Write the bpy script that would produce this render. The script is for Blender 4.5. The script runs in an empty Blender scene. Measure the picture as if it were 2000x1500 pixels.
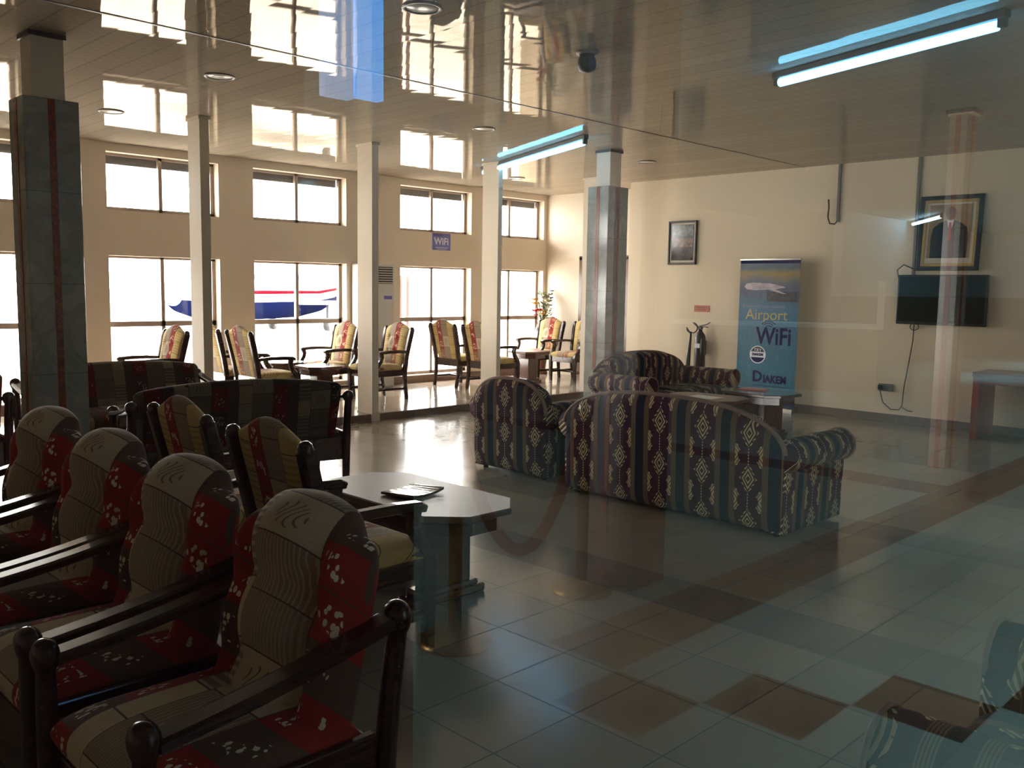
import bpy, bmesh, math, random
from mathutils import Vector, Matrix
random.seed(7)
C = bpy.context.scene.collection
PI = math.pi
sin, cos = math.sin, math.cos

# ------------------------------------------------------------------ helpers
def put(name, me, mat=None, parent=None, sub=0, smooth=None):
    o = bpy.data.objects.new(name, me)
    C.objects.link(o)
    if mat is not None and not me.materials:
        me.materials.append(mat)
    if parent is not None:
        o.parent = parent
    if sub:
        md = o.modifiers.new('subdivision', 'SUBSURF'); md.levels = sub; md.render_levels = sub
    return o

def tag(o, label=None, cat=None, group=None, kind=None):
    if label: o['label'] = label
    if cat: o['category'] = cat
    if group: o['group'] = group
    if kind: o['kind'] = kind
    return o

def empty(name, loc=(0, 0, 0), rz=0.0, label=None, cat=None, group=None, scale=None):
    o = bpy.data.objects.new(name, None)
    C.objects.link(o)
    o.location = loc
    o.rotation_euler = (0, 0, rz)
    if scale: o.scale = scale
    return tag(o, label, cat, group)

KIDS = {}
def kids(o):
    return [c for c in bpy.data.objects if c.parent == o]

def copy_thing(root, loc, rz, label, group=None, scale=None):
    r = root.copy(); C.objects.link(r)
    r.location = loc; r.rotation_euler = (0, 0, rz); r['label'] = label
    if scale: r.scale = scale
    if group: r['group'] = group
    for ch in kids(root):
        c = ch.copy(); C.objects.link(c); c.parent = r
        for g in kids(ch):
            d = g.copy(); C.objects.link(d); d.parent = c
    return r

class MB:
    def __init__(s):
        s.v = []; s.f = []; s.sm = []
    def add(s, vs, fs, smooth=False):
        n = len(s.v)
        s.v += [tuple(v) for v in vs]
        s.f += [tuple(i + n for i in f) for f in fs]
        s.sm += [smooth] * len(fs)
        return s
    def box(s, x0, x1, y0, y1, z0, z1, b=0.0):
        if b <= 0:
            vs = [(x, y, z) for z in (z0, z1) for y in (y0, y1) for x in (x0, x1)]
            fs = [(0, 2, 3, 1), (4, 5, 7, 6), (0, 1, 5, 4), (2, 6, 7, 3), (0, 4, 6, 2), (1, 3, 7, 5)]
            return s.add(vs, fs)
        bm = bmesh.new()
        bmesh.ops.create_cube(bm, size=1.0)
        for v in bm.verts:
            v.co = Vector(((x0 + x1) / 2 + v.co.x * (x1 - x0), (y0 + y1) / 2 + v.co.y * (y1 - y0), (z0 + z1) / 2 + v.co.z * (z1 - z0)))
        b = min(b, abs(x1 - x0) * .49, abs(y1 - y0) * .49, abs(z1 - z0) * .49)
        bmesh.ops.bevel(bm, geom=bm.edges[:], offset=b, segments=2, profile=0.5, affect='EDGES')
        bm.verts.index_update()
        s.add([v.co[:] for v in bm.verts], [[v.index for v in f.verts] for f in bm.faces])
        bm.free()
        return s
    def ring_loft(s, rings, closed=True, caps=True, smooth=True):
        n = len(rings[0]); vs = [p for r in rings for p in r]; fs = []
        for i in range(len(rings) - 1):
            for j in range(n if closed else n - 1):
                k = (j + 1) % n
                fs.append((i * n + j, i * n + k, (i + 1) * n + k, (i + 1) * n + j))
        if caps and closed:
            fs.append(tuple(reversed(range(n))))
            fs.append(tuple((len(rings) - 1) * n + j for j in range(n)))
        return s.add(vs, fs, smooth)
    def tube(s, pts, r, n=10, smooth=True, flat=None):
        pts = [Vector(p) for p in pts]; rings = []
        prev = None
        for i, p in enumerate(pts):
            t = (pts[min(i + 1, len(pts) - 1)] - pts[max(i - 1, 0)]).normalized()
            if prev is None:
                a = Vector((0, 0, 1)) if abs(t.z) < .9 else Vector((1, 0, 0))
                nx = t.cross(a).normalized()
            else:
                nx = (prev - t * prev.dot(t)).normalized()
            prev = nx; ny = t.cross(nx)
            rr = r[i] if isinstance(r, (list, tuple)) else r
            ra, rb = rr if isinstance(rr, (list, tuple)) else (rr, rr)
            rings.append([p + nx * (ra * cos(2 * PI * k / n)) + ny * (rb * sin(2 * PI * k / n)) for k in range(n)])
        return s.ring_loft(rings, smooth=smooth)
    def lathe(s, prof, c=(0, 0, 0), n=24, smooth=True):
        rings = [[(c[0] + r * cos(2 * PI * k / n), c[1] + r * sin(2 * PI * k / n), c[2] + z) for k in range(n)] for r, z in prof]
        return s.ring_loft(rings, smooth=smooth)
    def prism(s, poly, axis, a, b, smooth=False):
        """poly: 2-D points; axis 'x': (y,z), 'y': (x,z), 'z': (x,y)"""
        def P(p, t):
            return {'x': (t, p[0], p[1]), 'y': (p[0], t, p[1]), 'z': (p[0], p[1], t)}[axis]
        return s.ring_loft([[P(p, a) for p in poly], [P(p, b) for p in poly]], smooth=smooth)
    def beam(s, pts, wx, wt, axis_w=(1, 0, 0), smooth=False):
        """rectangular bar swept along pts, width wx along axis_w, thickness wt across"""
        pts = [Vector(p) for p in pts]; w = Vector(axis_w); rings = []
        for i, p in enumerate(pts):
            t = (pts[min(i + 1, len(pts) - 1)] - pts[max(i - 1, 0)]).normalized()
            nn = t.cross(w).normalized()
            ww = wx[i] if isinstance(wx, (list, tuple)) else wx
            tt = wt[i] if isinstance(wt, (list, tuple)) else wt
            c = .35
            ring = []
            for (sa, sb) in ((-1, -1 + c), (-1 + c, -1), (1 - c, -1), (1, -1 + c), (1, 1 - c), (1 - c, 1), (-1 + c, 1), (-1, 1 - c)):
                ring.append(p + w * (sa * ww / 2) + nn * (sb * tt / 2))
            rings.append(ring)
        return s.ring_loft(rings, smooth=smooth)
    def mesh(s, name):
        me = bpy.data.meshes.new(name)
        me.from_pydata(s.v, [], s.f)
        me.polygons.foreach_set('use_smooth', s.sm)
        bm = bmesh.new(); bm.from_mesh(me)
        bmesh.ops.recalc_face_normals(bm, faces=bm.faces[:])
        bm.to_mesh(me); bm.free()
        me.update()
        return me
    def build(s, name, mat, parent=None, sub=0):
        return put(name, s.mesh(name), mat, parent, sub)

def pad(name, mat, parent, pos, nu=36, nv=36, pu=5.0, pv=5.0, T=.08, det=None, rear=1.0):
    """closed upholstered pad; pos(u,v)->(point, normal) on mid surface, u in -1..1, v in 0..1"""
    vs = []; fs = []
    def co(i, j, side):
        u = sin((-1 + 2 * i / nu) * PI / 2); v = .5 + .5 * sin((-1 + 2 * j / nv) * PI / 2)
        p, n = pos(u, v)
        e = max(0, 1 - abs(u) ** pu) ** (1 / 2.4) * max(0, 1 - abs(2 * v - 1) ** pv) ** (1 / 2.4)
        t = T * e
        if side > 0 and det: t += det(u, v) * e
        return Vector(p) + Vector(n) * (t if side > 0 else -t * rear)
    idx = {}
    for side in (1, -1):
        for j in range(nv + 1):
            for i in range(nu + 1):
                edge = i in (0, nu) or j in (0, nv)
                if side < 0 and edge:
                    idx[(side, i, j)] = idx[(1, i, j)]
                else:
                    idx[(side, i, j)] = len(vs); vs.append(co(i, j, side))
        for j in range(nv):
            for i in range(nu):
                q = [idx[(side, i, j)], idx[(side, i + 1, j)], idx[(side, i + 1, j + 1)], idx[(side, i, j + 1)]]
                fs.append(q if side > 0 else q[::-1])
    m = MB(); m.add(vs, fs, True)
    return m.build(name, mat, parent)

def text_mesh(s, size, extrude=.0008, align='CENTER', shear=0.0, bold=0.0):
    cu = bpy.data.curves.new('lettering', 'FONT')
    cu.body = s; cu.size = size; cu.extrude = extrude; cu.align_x = align; cu.align_y = 'CENTER'; cu.shear = shear
    cu.offset = bold
    cu.resolution_u = 3
    o = bpy.data.objects.new('lettering', cu); C.objects.link(o)
    me = bpy.data.meshes.new_from_object(o)
    bpy.data.objects.remove(o); bpy.data.curves.remove(cu)
    return me

WALL_R = Matrix(((0, 0, -1, 0), (-1, 0, 0, 0), (0, 1, 0, 0), (0, 0, 0, 1)))   # faces -X
WALL_B = Matrix(((1, 0, 0, 0), (0, 0, -1, 0), (0, 1, 0, 0), (0, 0, 0, 1)))    # faces -Y
def lettering(s, size, mat, basis, loc, parent, name='lettering', xs=1.0, **k):
    me = text_mesh(s, size, **k)
    me.transform(basis @ Matrix.Diagonal((xs, 1, 1, 1)))
    me.transform(Matrix.Translation(loc))
    return put(name, me, mat, parent)

# ------------------------------------------------------------------ materials
def new_mat(name):
    m = bpy.data.materials.new(name); m.use_nodes = True
    nt = m.node_tree
    return m, nt, nt.nodes['Principled BSDF']

def simple(name, col, rough=.6, metal=0.0, spec=.5, bump=0.0, bscale=60.0, emit=None, estr=0.0, coat=0.0, vary=0.0, vscale=5.0):
    m, nt, p = new_mat(name)
    p.inputs['Base Color'].default_value = (*col, 1)
    p.inputs['Roughness'].default_value = rough
    p.inputs['Metallic'].default_value = metal
    p.inputs['Specular IOR Level'].default_value = spec
    p.inputs['Coat Weight'].default_value = coat
    if emit:
        p.inputs['Emission Color'].default_value = (*emit, 1); p.inputs['Emission Strength'].default_value = estr
    if bump or vary:
        tc = nt.nodes.new('ShaderNodeTexCoord')
    if bump:
        n = nt.nodes.new('ShaderNodeTexNoise'); n.inputs['Scale'].default_value = bscale; n.inputs['Detail'].default_value = 4
        nt.links.new(tc.outputs['Object'], n.inputs['Vector'])
        b = nt.nodes.new('ShaderNodeBump'); b.inputs['Strength'].default_value = bump; b.inputs['Distance'].default_value = .01
        nt.links.new(n.outputs['Fac'], b.inputs['Height']); nt.links.new(b.outputs['Normal'], p.inputs['Normal'])
    if vary:
        n = nt.nodes.new('ShaderNodeTexNoise'); n.inputs['Scale'].default_value = vscale; n.inputs['Detail'].default_value = 5
        nt.links.new(tc.outputs['Object'], n.inputs['Vector'])
        mr = nt.nodes.new('ShaderNodeMapRange'); mr.inputs[1].default_value = .3; mr.inputs[2].default_value = .7
        mr.inputs[3].default_value = 1 - vary; mr.inputs[4].default_value = 1 + vary
        nt.links.new(n.outputs['Fac'], mr.inputs[0])
        mx = nt.nodes.new('ShaderNodeMix'); mx.data_type = 'RGBA'; mx.blend_type = 'MULTIPLY'; mx.inputs[0].default_value = 1
        mx.inputs[6].default_value = (*col, 1)
        nt.links.new(mr.outputs[0], mx.inputs[7]); nt.links.new(mx.outputs[2], p.inputs['Base Color'])
    return m

class X:
    """node expression: arithmetic on scalar sockets"""
    nt = None
    def __init__(s, k): s.k = k
    @staticmethod
    def op(o, *a, clamp=False):
        n = X.nt.nodes.new('ShaderNodeMath'); n.operation = o; n.use_clamp = clamp
        for i, q in enumerate(a):
            q = q.k if isinstance(q, X) else q
            if isinstance(q, (int, float)): n.inputs[i].default_value = q
            else: X.nt.links.new(q, n.inputs[i])
        return X(n.outputs[0])
    def __add__(s, o): return X.op('ADD', s, o)
    __radd__ = __add__
    def __sub__(s, o): return X.op('SUBTRACT', s, o)
    def __rsub__(s, o): return X.op('SUBTRACT', o, s)
    def __mul__(s, o): return X.op('MULTIPLY', s, o)
    __rmul__ = __mul__
    def __truediv__(s, o): return X.op('DIVIDE', s, o)
    def __lt__(s, o): return X.op('LESS_THAN', s, o)
    def __gt__(s, o): return X.op('GREATER_THAN', s, o)
    def frac(s): return X.op('FRACT', s)
    def floor(s): return X.op('FLOOR', s)
    def abs(s): return X.op('ABSOLUTE', s)
    def min(s, o): return X.op('MINIMUM', s, o)
    def max(s, o): return X.op('MAXIMUM', s, o)
    def ping(s, o): return X.op('PINGPONG', s, o)
    def between(s, a, b): return (s > a) * (s < b)

def coords(nt, which='Object'):
    X.nt = nt
    tc = nt.nodes.new('ShaderNodeTexCoord'); sp = nt.nodes.new('ShaderNodeSeparateXYZ')
    nt.links.new(tc.outputs[which], sp.inputs[0])
    return X(sp.outputs[0]), X(sp.outputs[1]), X(sp.outputs[2]), tc.outputs[which]

def geo_pos(nt):
    X.nt = nt
    g = nt.nodes.new('ShaderNodeNewGeometry'); sp = nt.nodes.new('ShaderNodeSeparateXYZ')
    nt.links.new(g.outputs['Position'], sp.inputs[0])
    return X(sp.outputs[0]), X(sp.outputs[1]), X(sp.outputs[2]), g.outputs['Position']

def combine(x, y, z=0.0):
    n = X.nt.nodes.new('ShaderNodeCombineXYZ')
    for i, q in enumerate((x, y, z)):
        if isinstance(q, X): X.nt.links.new(q.k, n.inputs[i])
        else: n.inputs[i].default_value = q
    return n.outputs[0]

def mix(fac, a, b, mode='MIX'):
    n = X.nt.nodes.new('ShaderNodeMix'); n.data_type = 'RGBA'; n.blend_type = mode
    def s(q, i):
        if isinstance(q, X): q = q.k
        if isinstance(q, (int, float)): n.inputs[i].default_value = q
        elif isinstance(q, tuple): n.inputs[i].default_value = (*q, 1)
        else: X.nt.links.new(q, n.inputs[i])
    s(fac, 0); s(a, 6); s(b, 7)
    return n.outputs[2]

def noise(vec, scale, detail=3.0, rough=.5, dist=0.0):
    n = X.nt.nodes.new('ShaderNodeTexNoise'); n.inputs['Scale'].default_value = scale
    n.inputs['Detail'].default_value = detail; n.inputs['Roughness'].default_value = rough; n.inputs['Distortion'].default_value = dist
    X.nt.links.new(vec, n.inputs['Vector'])
    return X(n.outputs['Fac'])

def white(vec):
    n = X.nt.nodes.new('ShaderNodeTexWhiteNoise'); n.noise_dimensions = '3D'
    X.nt.links.new(vec, n.inputs['Vector'])
    return X(n.outputs['Value'])

def voro(vec, scale, feat='F1'):
    n = X.nt.nodes.new('ShaderNodeTexVoronoi'); n.feature = feat; n.inputs['Scale'].default_value = scale
    X.nt.links.new(vec, n.inputs['Vector'])
    return X(n.outputs['Distance'])

def bump_to(p, h, strength=.3, dist=.01):
    b = X.nt.nodes.new('ShaderNodeBump'); b.inputs['Strength'].default_value = strength; b.inputs['Distance'].default_value = dist
    X.nt.links.new(h.k if isinstance(h, X) else h, b.inputs['Height'])
    X.nt.links.new(b.outputs['Normal'], p.inputs['Normal'])

def patch_fabric(name, layout, off=0.0, gain=1.0):
    """patchwork jacquard: layout = list of (half-open u limits, kind); runs from u=-.36 in steps, mirrored repeats every sum"""
    m, nt, p = new_mat(name)
    x, y, z, vec = coords(nt)
    per = layout[-1][1]
    u = ((x + off) / per).frac() * per
    cell = ((x + off) / per).floor()
    v = z - y * .9
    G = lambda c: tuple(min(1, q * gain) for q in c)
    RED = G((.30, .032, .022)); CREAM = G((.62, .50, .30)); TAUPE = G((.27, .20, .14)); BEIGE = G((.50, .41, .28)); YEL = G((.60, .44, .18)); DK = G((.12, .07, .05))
    col = CREAM
    wob = noise(vec, 7.0, 2)
    wav = X.op('SINE', (x + wob * .05) * 420.0)
    wavline = wav > .55
    ribs = X.op('SINE', x * 500.0) > .2
    hrib = X.op('SINE', v * 190.0) > .3
    fl = voro(combine(x * 1.25, y * .62, z * .62), 62.0) < .40
    flmask = noise(vec, 13.0, 1) > .47
    leafx = (x * 9.0 + 40.0).frac() - .5
    for i, (a, b, kind) in enumerate(layout):
        rowh = .155 + .025 * (i % 3)
        row = (v / rowh + .37 * i).floor()
        fy = (v / rowh + .37 * i).frac()
        rnd = (row * .382 + cell * .21 + (i * .27 + .13)).frac()
        fx = (u - a) / (b - a)
        if kind == 'red':
            bud = ((fx - .5).abs() < .34) * fy.between(.22, .78)
            c = mix(rnd > .62, RED, DK)
            c = mix(fl * bud * flmask, c, G((.75, .64, .48)))
        elif kind == 'redy':
            bud = ((fx - .5).abs() < .36) * fy.between(.2, .8)
            c = mix(rnd > .72, RED, G((.30, .13, .07)))
            c = mix(fl * bud * (noise(vec, 14.0, 1) > .47), c, G((.80, .66, .46)))
        elif kind == 'cream':
            c = mix(rnd > .45, CREAM, mix(hrib, TAUPE, BEIGE))
            c = mix((rnd < .2) * ribs, c, BEIGE)
        elif kind == 'taupe':
            c = mix(rnd > .36, mix(wavline, TAUPE, G((.42, .34, .24))), BEIGE)
            c = mix(rnd > .70, c, mix(ribs, TAUPE, G((.36, .28, .19))))
            inr = ((fx - .5) * (fx - .5) + (fy - .5) * (fy - .5) * .7) < .07
            leaf = X.op('SINE', (fx - .5 + X.op('SINE', fy * 7.0 + fx * 5.0) * .13) * 46.0) > .72
            c = mix((rnd > .36) * (rnd < .70) * leaf * inr * .8, c, DK)
        elif kind == 'yel':
            c = mix(hrib * (rnd > .4), YEL, G((.44, .31, .13)))
        else:
            c = mix(wavline, DK, TAUPE)
        seam = (fy < .03).max(fx < .02)
        c = mix(seam, c, DK)
        col = mix((u > a) * (u < b), col, c) if i else c
    col = mix(.55, col, mix(noise(vec, 260.0, 2), (.25, .25, .25), (1.2, 1.2, 1.2)), 'MULTIPLY')
    nt.links.new(col, p.inputs['Base Color'])
    p.inputs['Roughness'].default_value = .85; p.inputs['Specular IOR Level'].default_value = .25
    p.inputs['Sheen Weight'].default_value = .08
    bump_to(p, noise(vec, 220.0, 2) + wavline * .4, .35, .002)
    return m

def kilim(name, gain=1.0, per=.345):
    m, nt, p = new_mat(name)
    x, y, z, vec = coords(nt)
    G = lambda c: tuple(q * gain for q in c)
    MAR = G((.050, .012, .030)); NAVY = G((.008, .011, .030)); TAN = G((.22, .14, .08)); CR = G((.68, .55, .33)); BR = G((.060, .028, .020))
    u = (x / per + .5).frac()          # 0..1, medallion centred at .5
    v = z - y * .9
    h = .30
    # medallion: stepped diamond
    dx = ((u - .5) * per).abs()
    fv = (v / h).frac() - .5
    dy = fv.abs() * h
    tooth = (dy / .030).frac()
    edge = .066 - dy * .46 - tooth * .026
    med = (dx < edge) * (dy < .090)
    inner = ((dx + dy * .62) / .022).frac() < .55
    core = (dx + dy * .8) < .016
    # half diamonds on the stripe borders, offset by half
    dx2 = ((u - .5) * per).abs() * -1.0 + .098
    fv2 = (v / h + .5).frac() - .5
    dy2 = fv2.abs() * h
    tooth2 = (dy2 / .03).frac()
    half = (dx2 < (.040 - (dy2 - .035).abs() * .55 - tooth2 * .010)) * (dy2 < .072) * (dx2 > .0)
    inner2 = ((dx2 + dy2 * .7) / .022).frac() < .5
    dash = (dx < .0035) * ((v / .02).frac() < .55)
    d = ((u - .5) * per).abs()          # distance from medallion centre
    col = MAR
    col = mix(dash, col, CR)
    col = mix(med, col, mix(inner, CR, BR)); col = mix(core, col, BR)
    col = mix(half, col, mix(inner2, CR, TAN))
    lines = ((d / .0085).frac() < .5)
    col = mix(d.between(.098, .137), col, mix(lines, TAN, BR))
    col = mix(d > .137, col, NAVY)
    col = mix(.5, col, mix(noise(vec, 300.0, 2), (.3, .3, .3), (1.2, 1.2, 1.2)), 'MULTIPLY')
    nt.links.new(col, p.inputs['Base Color'])
    p.inputs['Roughness'].default_value = .85; p.inputs['Specular IOR Level'].default_value = .2
    bump_to(p, noise(vec, 300.0, 2), .3, .002)
    return m

def wood(name, dark, light, rough=.25, scale=1.0, coat=.3, axis=1, bumpy=.06):
    m, nt, p = new_mat(name)
    x, y, z, vec = coords(nt)
    s = [38.0 * scale] * 3; s[axis] = 2.5 * scale
    v2 = combine(x * s[0], y * s[1], z * s[2])
    g = noise(v2, 1.0, 4, .6, 1.2)
    col = mix(g, dark, light)
    nt.links.new(col, p.inputs['Base Color'])
    p.inputs['Roughness'].default_value = rough; p.inputs['Coat Weight'].default_value = coat; p.inputs['Coat Roughness'].default_value = .12
    bump_to(p, noise(v2, 1.0, 2) + noise(vec, 6.0, 3) * (2.0 if bumpy > .1 else 0.0), bumpy, .002)
    return m

def marble(name):
    m, nt, p = new_mat(name)
    x, y, z, vec = geo_pos(nt)
    n = noise(vec, 1.7, 6, .6, 2.0)
    vein = (n - .5).abs()
    col = mix(X.op('MULTIPLY', vein, 9.0, clamp=True), (.20, .20, .18), (.40, .40, .35))
    col = mix(.6, col, mix(noise(vec, 3.0, 5), (.25, .255, .23), (.44, .44, .39)))
    j = (z / .60 + .45).frac() < .008
    col = mix(j, col, (.18, .17, .16))
    nt.links.new(col, p.inputs['Base Color'])
    p.inputs['Roughness'].default_value = .12
    return m

def plaster(name, col, vary=.06):
    m, nt, p = new_mat(name)
    x, y, z, vec = geo_pos(nt)
    n = noise(vec, .9, 4)
    c = mix(n, tuple(q * (1 - vary) for q in col), tuple(min(1, q * (1 + vary)) for q in col))
    nt.links.new(c, p.inputs['Base Color'])
    p.inputs['Roughness'].default_value = .55; p.inputs['Specular IOR Level'].default_value = .35
    bump_to(p, noise(vec, 30.0, 4), .05, .005)
    return m

def tiles(name, base, alt, dark, size, ox, oy, strips=(), rough=.12, checks=None, grout=(.05, .042, .035), gw=.007, vary=.12):
    m, nt, p = new_mat(name)
    x, y, z, vec = geo_pos(nt)
    tx = (x - ox) / size; ty = (y - oy) / size
    ix, iy = tx.floor(), ty.floor()
    fx, fy = tx.frac(), ty.frac()
    r = white(combine(ix, iy, 1.7))
    col = mix(r, tuple(q * (1 - vary) for q in base), tuple(q * (1 + vary * .4) for q in base))
    cl = noise(vec, 5.0, 5, .6)
    col = mix(cl * .35, col, alt)
    for (a, b, c, d) in strips:            # index ranges of darker tiles
        col = mix(ix.between(a - .5, b + .5) * iy.between(c - .5, d + .5), col, dark)
    if checks: col = mix(checks(ix, iy), col, dark)
    g = fx.min(1.0 - fx).min(fy.min(1.0 - fy)) < gw / size / 2
    col = mix(g, col, grout)
    nt.links.new(col, p.inputs['Base Color'])
    rr = X.op('MULTIPLY', noise(vec, 9.0, 4), .10) + rough
    nt.links.new((rr + g * .4).k, p.inputs['Roughness']); p.inputs['Specular IOR Level'].default_value = .65
    dx = white(combine(ix, iy, 9.0)) - .5; dy = white(combine(ix, iy, 4.0)) - .5
    hh = (fx * dx + fy * dy) * .0035 + noise(vec, 1.7, 2) * .004 - g * .002
    bump_to(p, hh, .35, 1.0)
    return m

def ceiling_mat():
    m = bpy.data.materials.new('pvc_ceiling'); m.use_nodes = True
    nt = m.node_tree; nt.nodes.clear()
    x, y, z, vec = geo_pos(nt)
    W = .20
    t = x / W; fx = t.frac(); ix = t.floor()
    r = white(combine(ix, 3.0, 1.0))
    col = mix(r, (.33, .285, .23), (.38, .33, .265))
    cross = (y / .10).frac()
    groove = fx.min(1.0 - fx) < .04
    diag = ((x + y) / .10).frac() < .12
    diag2 = ((x - y) / .10).frac() < .12
    col = mix(diag.max(diag2) * .25, col, (.50, .44, .36))
    col = mix((cross < .06) * .5, col, (.50, .44, .36))
    col = mix(groove * .6, col, (.24, .20, .16))
    w = noise(combine(x * 1.1, y * 2.1, ix * 3.7), 1.0, 1) * .0016
    tilt = (white(combine(ix, 8.0, 2.0)) - .5) * fx * .0010
    hh = w + tilt + (fx - .5) * (fx - .5) * -.0012
    bp = nt.nodes.new('ShaderNodeBump'); bp.inputs['Strength'].default_value = .55; bp.inputs['Distance'].default_value = 1.0
    nt.links.new(hh.k, bp.inputs['Height'])
    df = nt.nodes.new('ShaderNodeBsdfDiffuse'); gl = nt.nodes.new('ShaderNodeBsdfGlossy')
    nt.links.new(col, df.inputs['Color']); gl.inputs['Color'].default_value = (1.0, .88, .72, 1); gl.inputs['Roughness'].default_value = .018
    nt.links.new(bp.outputs['Normal'], df.inputs['Normal']); nt.links.new(bp.outputs['Normal'], gl.inputs['Normal'])
    fr = nt.nodes.new('ShaderNodeFresnel'); fr.inputs['IOR'].default_value = 1.5
    mx = nt.nodes.new('ShaderNodeMixShader'); out = nt.nodes.new('ShaderNodeOutputMaterial')
    nt.links.new((X(fr.outputs[0]) * .48).k, mx.inputs[0])       # gloss cut and tinted tan to tone down the mirrored windows
    nt.links.new(df.outputs[0], mx.inputs[1]); nt.links.new(gl.outputs[0], mx.inputs[2]); nt.links.new(mx.outputs[0], out.inputs[0])
    return m

def glass_mat(name, tint=(1, 1, 1), ior=1.5, twice=True):
    m = bpy.data.materials.new(name); m.use_nodes = True
    nt = m.node_tree; nt.nodes.clear()
    out = nt.nodes.new('ShaderNodeOutputMaterial'); mx = nt.nodes.new('ShaderNodeMixShader')
    tr = nt.nodes.new('ShaderNodeBsdfTransparent'); tr.inputs[0].default_value = (*tint, 1)
    gl = nt.nodes.new('ShaderNodeBsdfGlossy'); gl.inputs['Roughness'].default_value = 0.0
    lw = nt.nodes.new('ShaderNodeLayerWeight'); lw.inputs[0].default_value = .5
    X.nt = nt
    k0 = ((ior - 1) / (ior + 1)) ** 2
    f = X.op('POWER', X(lw.outputs['Facing']), 5.0) * (1 - k0) + k0
    if twice: f = f * 2.0 / (f + 1.0)
    nt.links.new(f.k, mx.inputs[0]); nt.links.new(tr.outputs[0], mx.inputs[1]); nt.links.new(gl.outputs[0], mx.inputs[2])
    nt.links.new(mx.outputs[0], out.inputs[0])
    return m

M = {}
M['wallb'] = plaster('cream_plaster', (.74, .64, .51))
M['wallr'] = plaster('cream_plaster_side', (.76, .63, .45))
M['white_paint'] = plaster('white_column_paint', (.72, .62, .48), .03)
M['ceiling'] = ceiling_mat()
M['joint'] = simple('ceiling_joint', (.16, .12, .09), .4)
M['marble'] = marble('grey_marble')
M['redstone'] = simple('red_granite_strip', (.26, .07, .042), .18, vary=.35, vscale=60)
M['unlitstone'] = simple('unlit_marble_cladding', (.085, .078, .066), .3, vary=.2, vscale=6)  # marble darkened in colour so the mirrored pillar looks unlit
M['darkcap'] = simple('dark_cap', (.06, .05, .045), .4)
M['terrazzo'] = simple('terrazzo_baseboard', (.20, .13, .095), .35, vary=.2, vscale=40)
M['alu'] = simple('bronze_aluminium', (.36, .28, .23), .4)
M['topband'] = simple('dark_top_band', (.10, .09, .085), .6)
M['pane'] = glass_mat('window_glass', (.97, .98, .98))
M['front'] = glass_mat('partition_glass', (.93, .95, .95))
M['fabA'] = patch_fabric('patchwork_jacquard', [(0, .125, 'red'), (.125, .35, 'taupe'), (.35, .445, 'cream'), (.445, .575, 'red')], off=.2875, gain=1.3)
M['fabB'] = patch_fabric('striped_patchwork_jacquard', [(0, .15, 'yel'), (.15, .25, 'redy'), (.25, .38, 'taupe'), (.38, .54, 'yel')], off=.27, gain=1.15)
M['fabS'] = patch_fabric('backlit_patchwork_jacquard', [(0, .10, 'cream'), (.10, .26, 'taupe'), (.26, .38, 'red'), (.38, .46, 'dk')], off=.05, gain=.36)  # same patchwork, gain lowered to put the backlit shade into the colour
M['kilim'] = kilim('kilim_stripe')
M['piping'] = simple('brown_piping', (.20, .125, .10), .7)
M['wood'] = wood('dark_mahogany', (.016, .007, .005), (.060, .024, .016), .22)
M['woodt'] = wood('mahogany_table', (.045, .015, .010), (.12, .042, .026), .20, coat=.6)
M['woodtop'] = wood('worn_mahogany_top', (.08, .032, .02), (.18, .08, .048), .36, coat=.0, bumpy=.25)
M['console'] = wood('red_mahogany', (.24, .03, .016), (.36, .055, .03), .3)
M['steel'] = simple('brushed_steel', (.62, .60, .57), .25, metal=1.0)
M['brass'] = simple('dull_brass', (.45, .30, .12), .3, metal=1.0)
M['rope'] = simple('red_velvet_rope', (.20, .05, .03), .8, bump=.4, bscale=80)
M['black'] = simple('black_plastic', (.008, .008, .009), .35)
M['screen'] = simple('tv_screen', (.004, .005, .007), .08)
M['blackmetal'] = simple('black_enamel', (.010, .010, .011), .28)
M['whiteplastic'] = simple('white_plastic', (.70, .67, .60), .35)
M['grille'] = simple('dark_grille', (.05, .04, .035), .5)
M['cable'] = simple('dark_cable', (.03, .025, .022), .6)
M['greyplastic'] = simple('grey_conduit', (.20, .17, .14), .5)
M['tube'] = simple('fluorescent_glow', (.9, .9, .9), .4, emit=(.13, .55, 1.0), estr=7.5)
M['tubel'] = simple('lobby_fluorescent_glow', (.9, .9, .9), .4, emit=(.45, .80, 1.0), estr=16.0)
M['lampglass'] = simple('lamp_glass', (.80, .76, .66), .25)
M['paper'] = simple('white_paper', (.75, .72, .66), .6)
M['magcover'] = simple('glossy_magazine_cover', (.16, .11, .08), .16, vary=.6, vscale=14, bump=.5, bscale=9)
M['redpaper'] = simple('red_magazine_cover', (.45, .10, .07), .3, vary=.3, vscale=20)
M['gold'] = simple('gilt_wood', (.60, .42, .14), .35, metal=.5)
M['darkframe'] = simple('dark_frame_wood', (.02, .013, .010), .3)
M['mount'] = simple('cream_mount', (.62, .55, .44), .6)
M['suit'] = simple('dark_suit_print', (.012, .014, .022), .35)
M['skinp'] = simple('brown_skin_print', (.075, .035, .02), .35)
M['redtie'] = simple('red_tie_print', (.35, .03, .03), .35)
M['shirt'] = simple('white_shirt_print', (.7, .7, .68), .35)
M['leafg'] = simple('green_leaf', (.035, .075, .018), .5)
M['petalw'] = simple('white_petal', (.42, .42, .28), .5)
M['petaly'] = simple('yellow_petal', (.50, .24, .01), .5)
M['petalr'] = simple('red_petal', (.38, .006, .03), .5)
M['petalb'] = simple('purple_blossom', (.09, .07, .16), .5)
M['vase'] = simple('brown_vase', (.12, .05, .03), .25)
M['signred'] = simple('orange_red_sign', (.50, .10, .03), .4)
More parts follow.
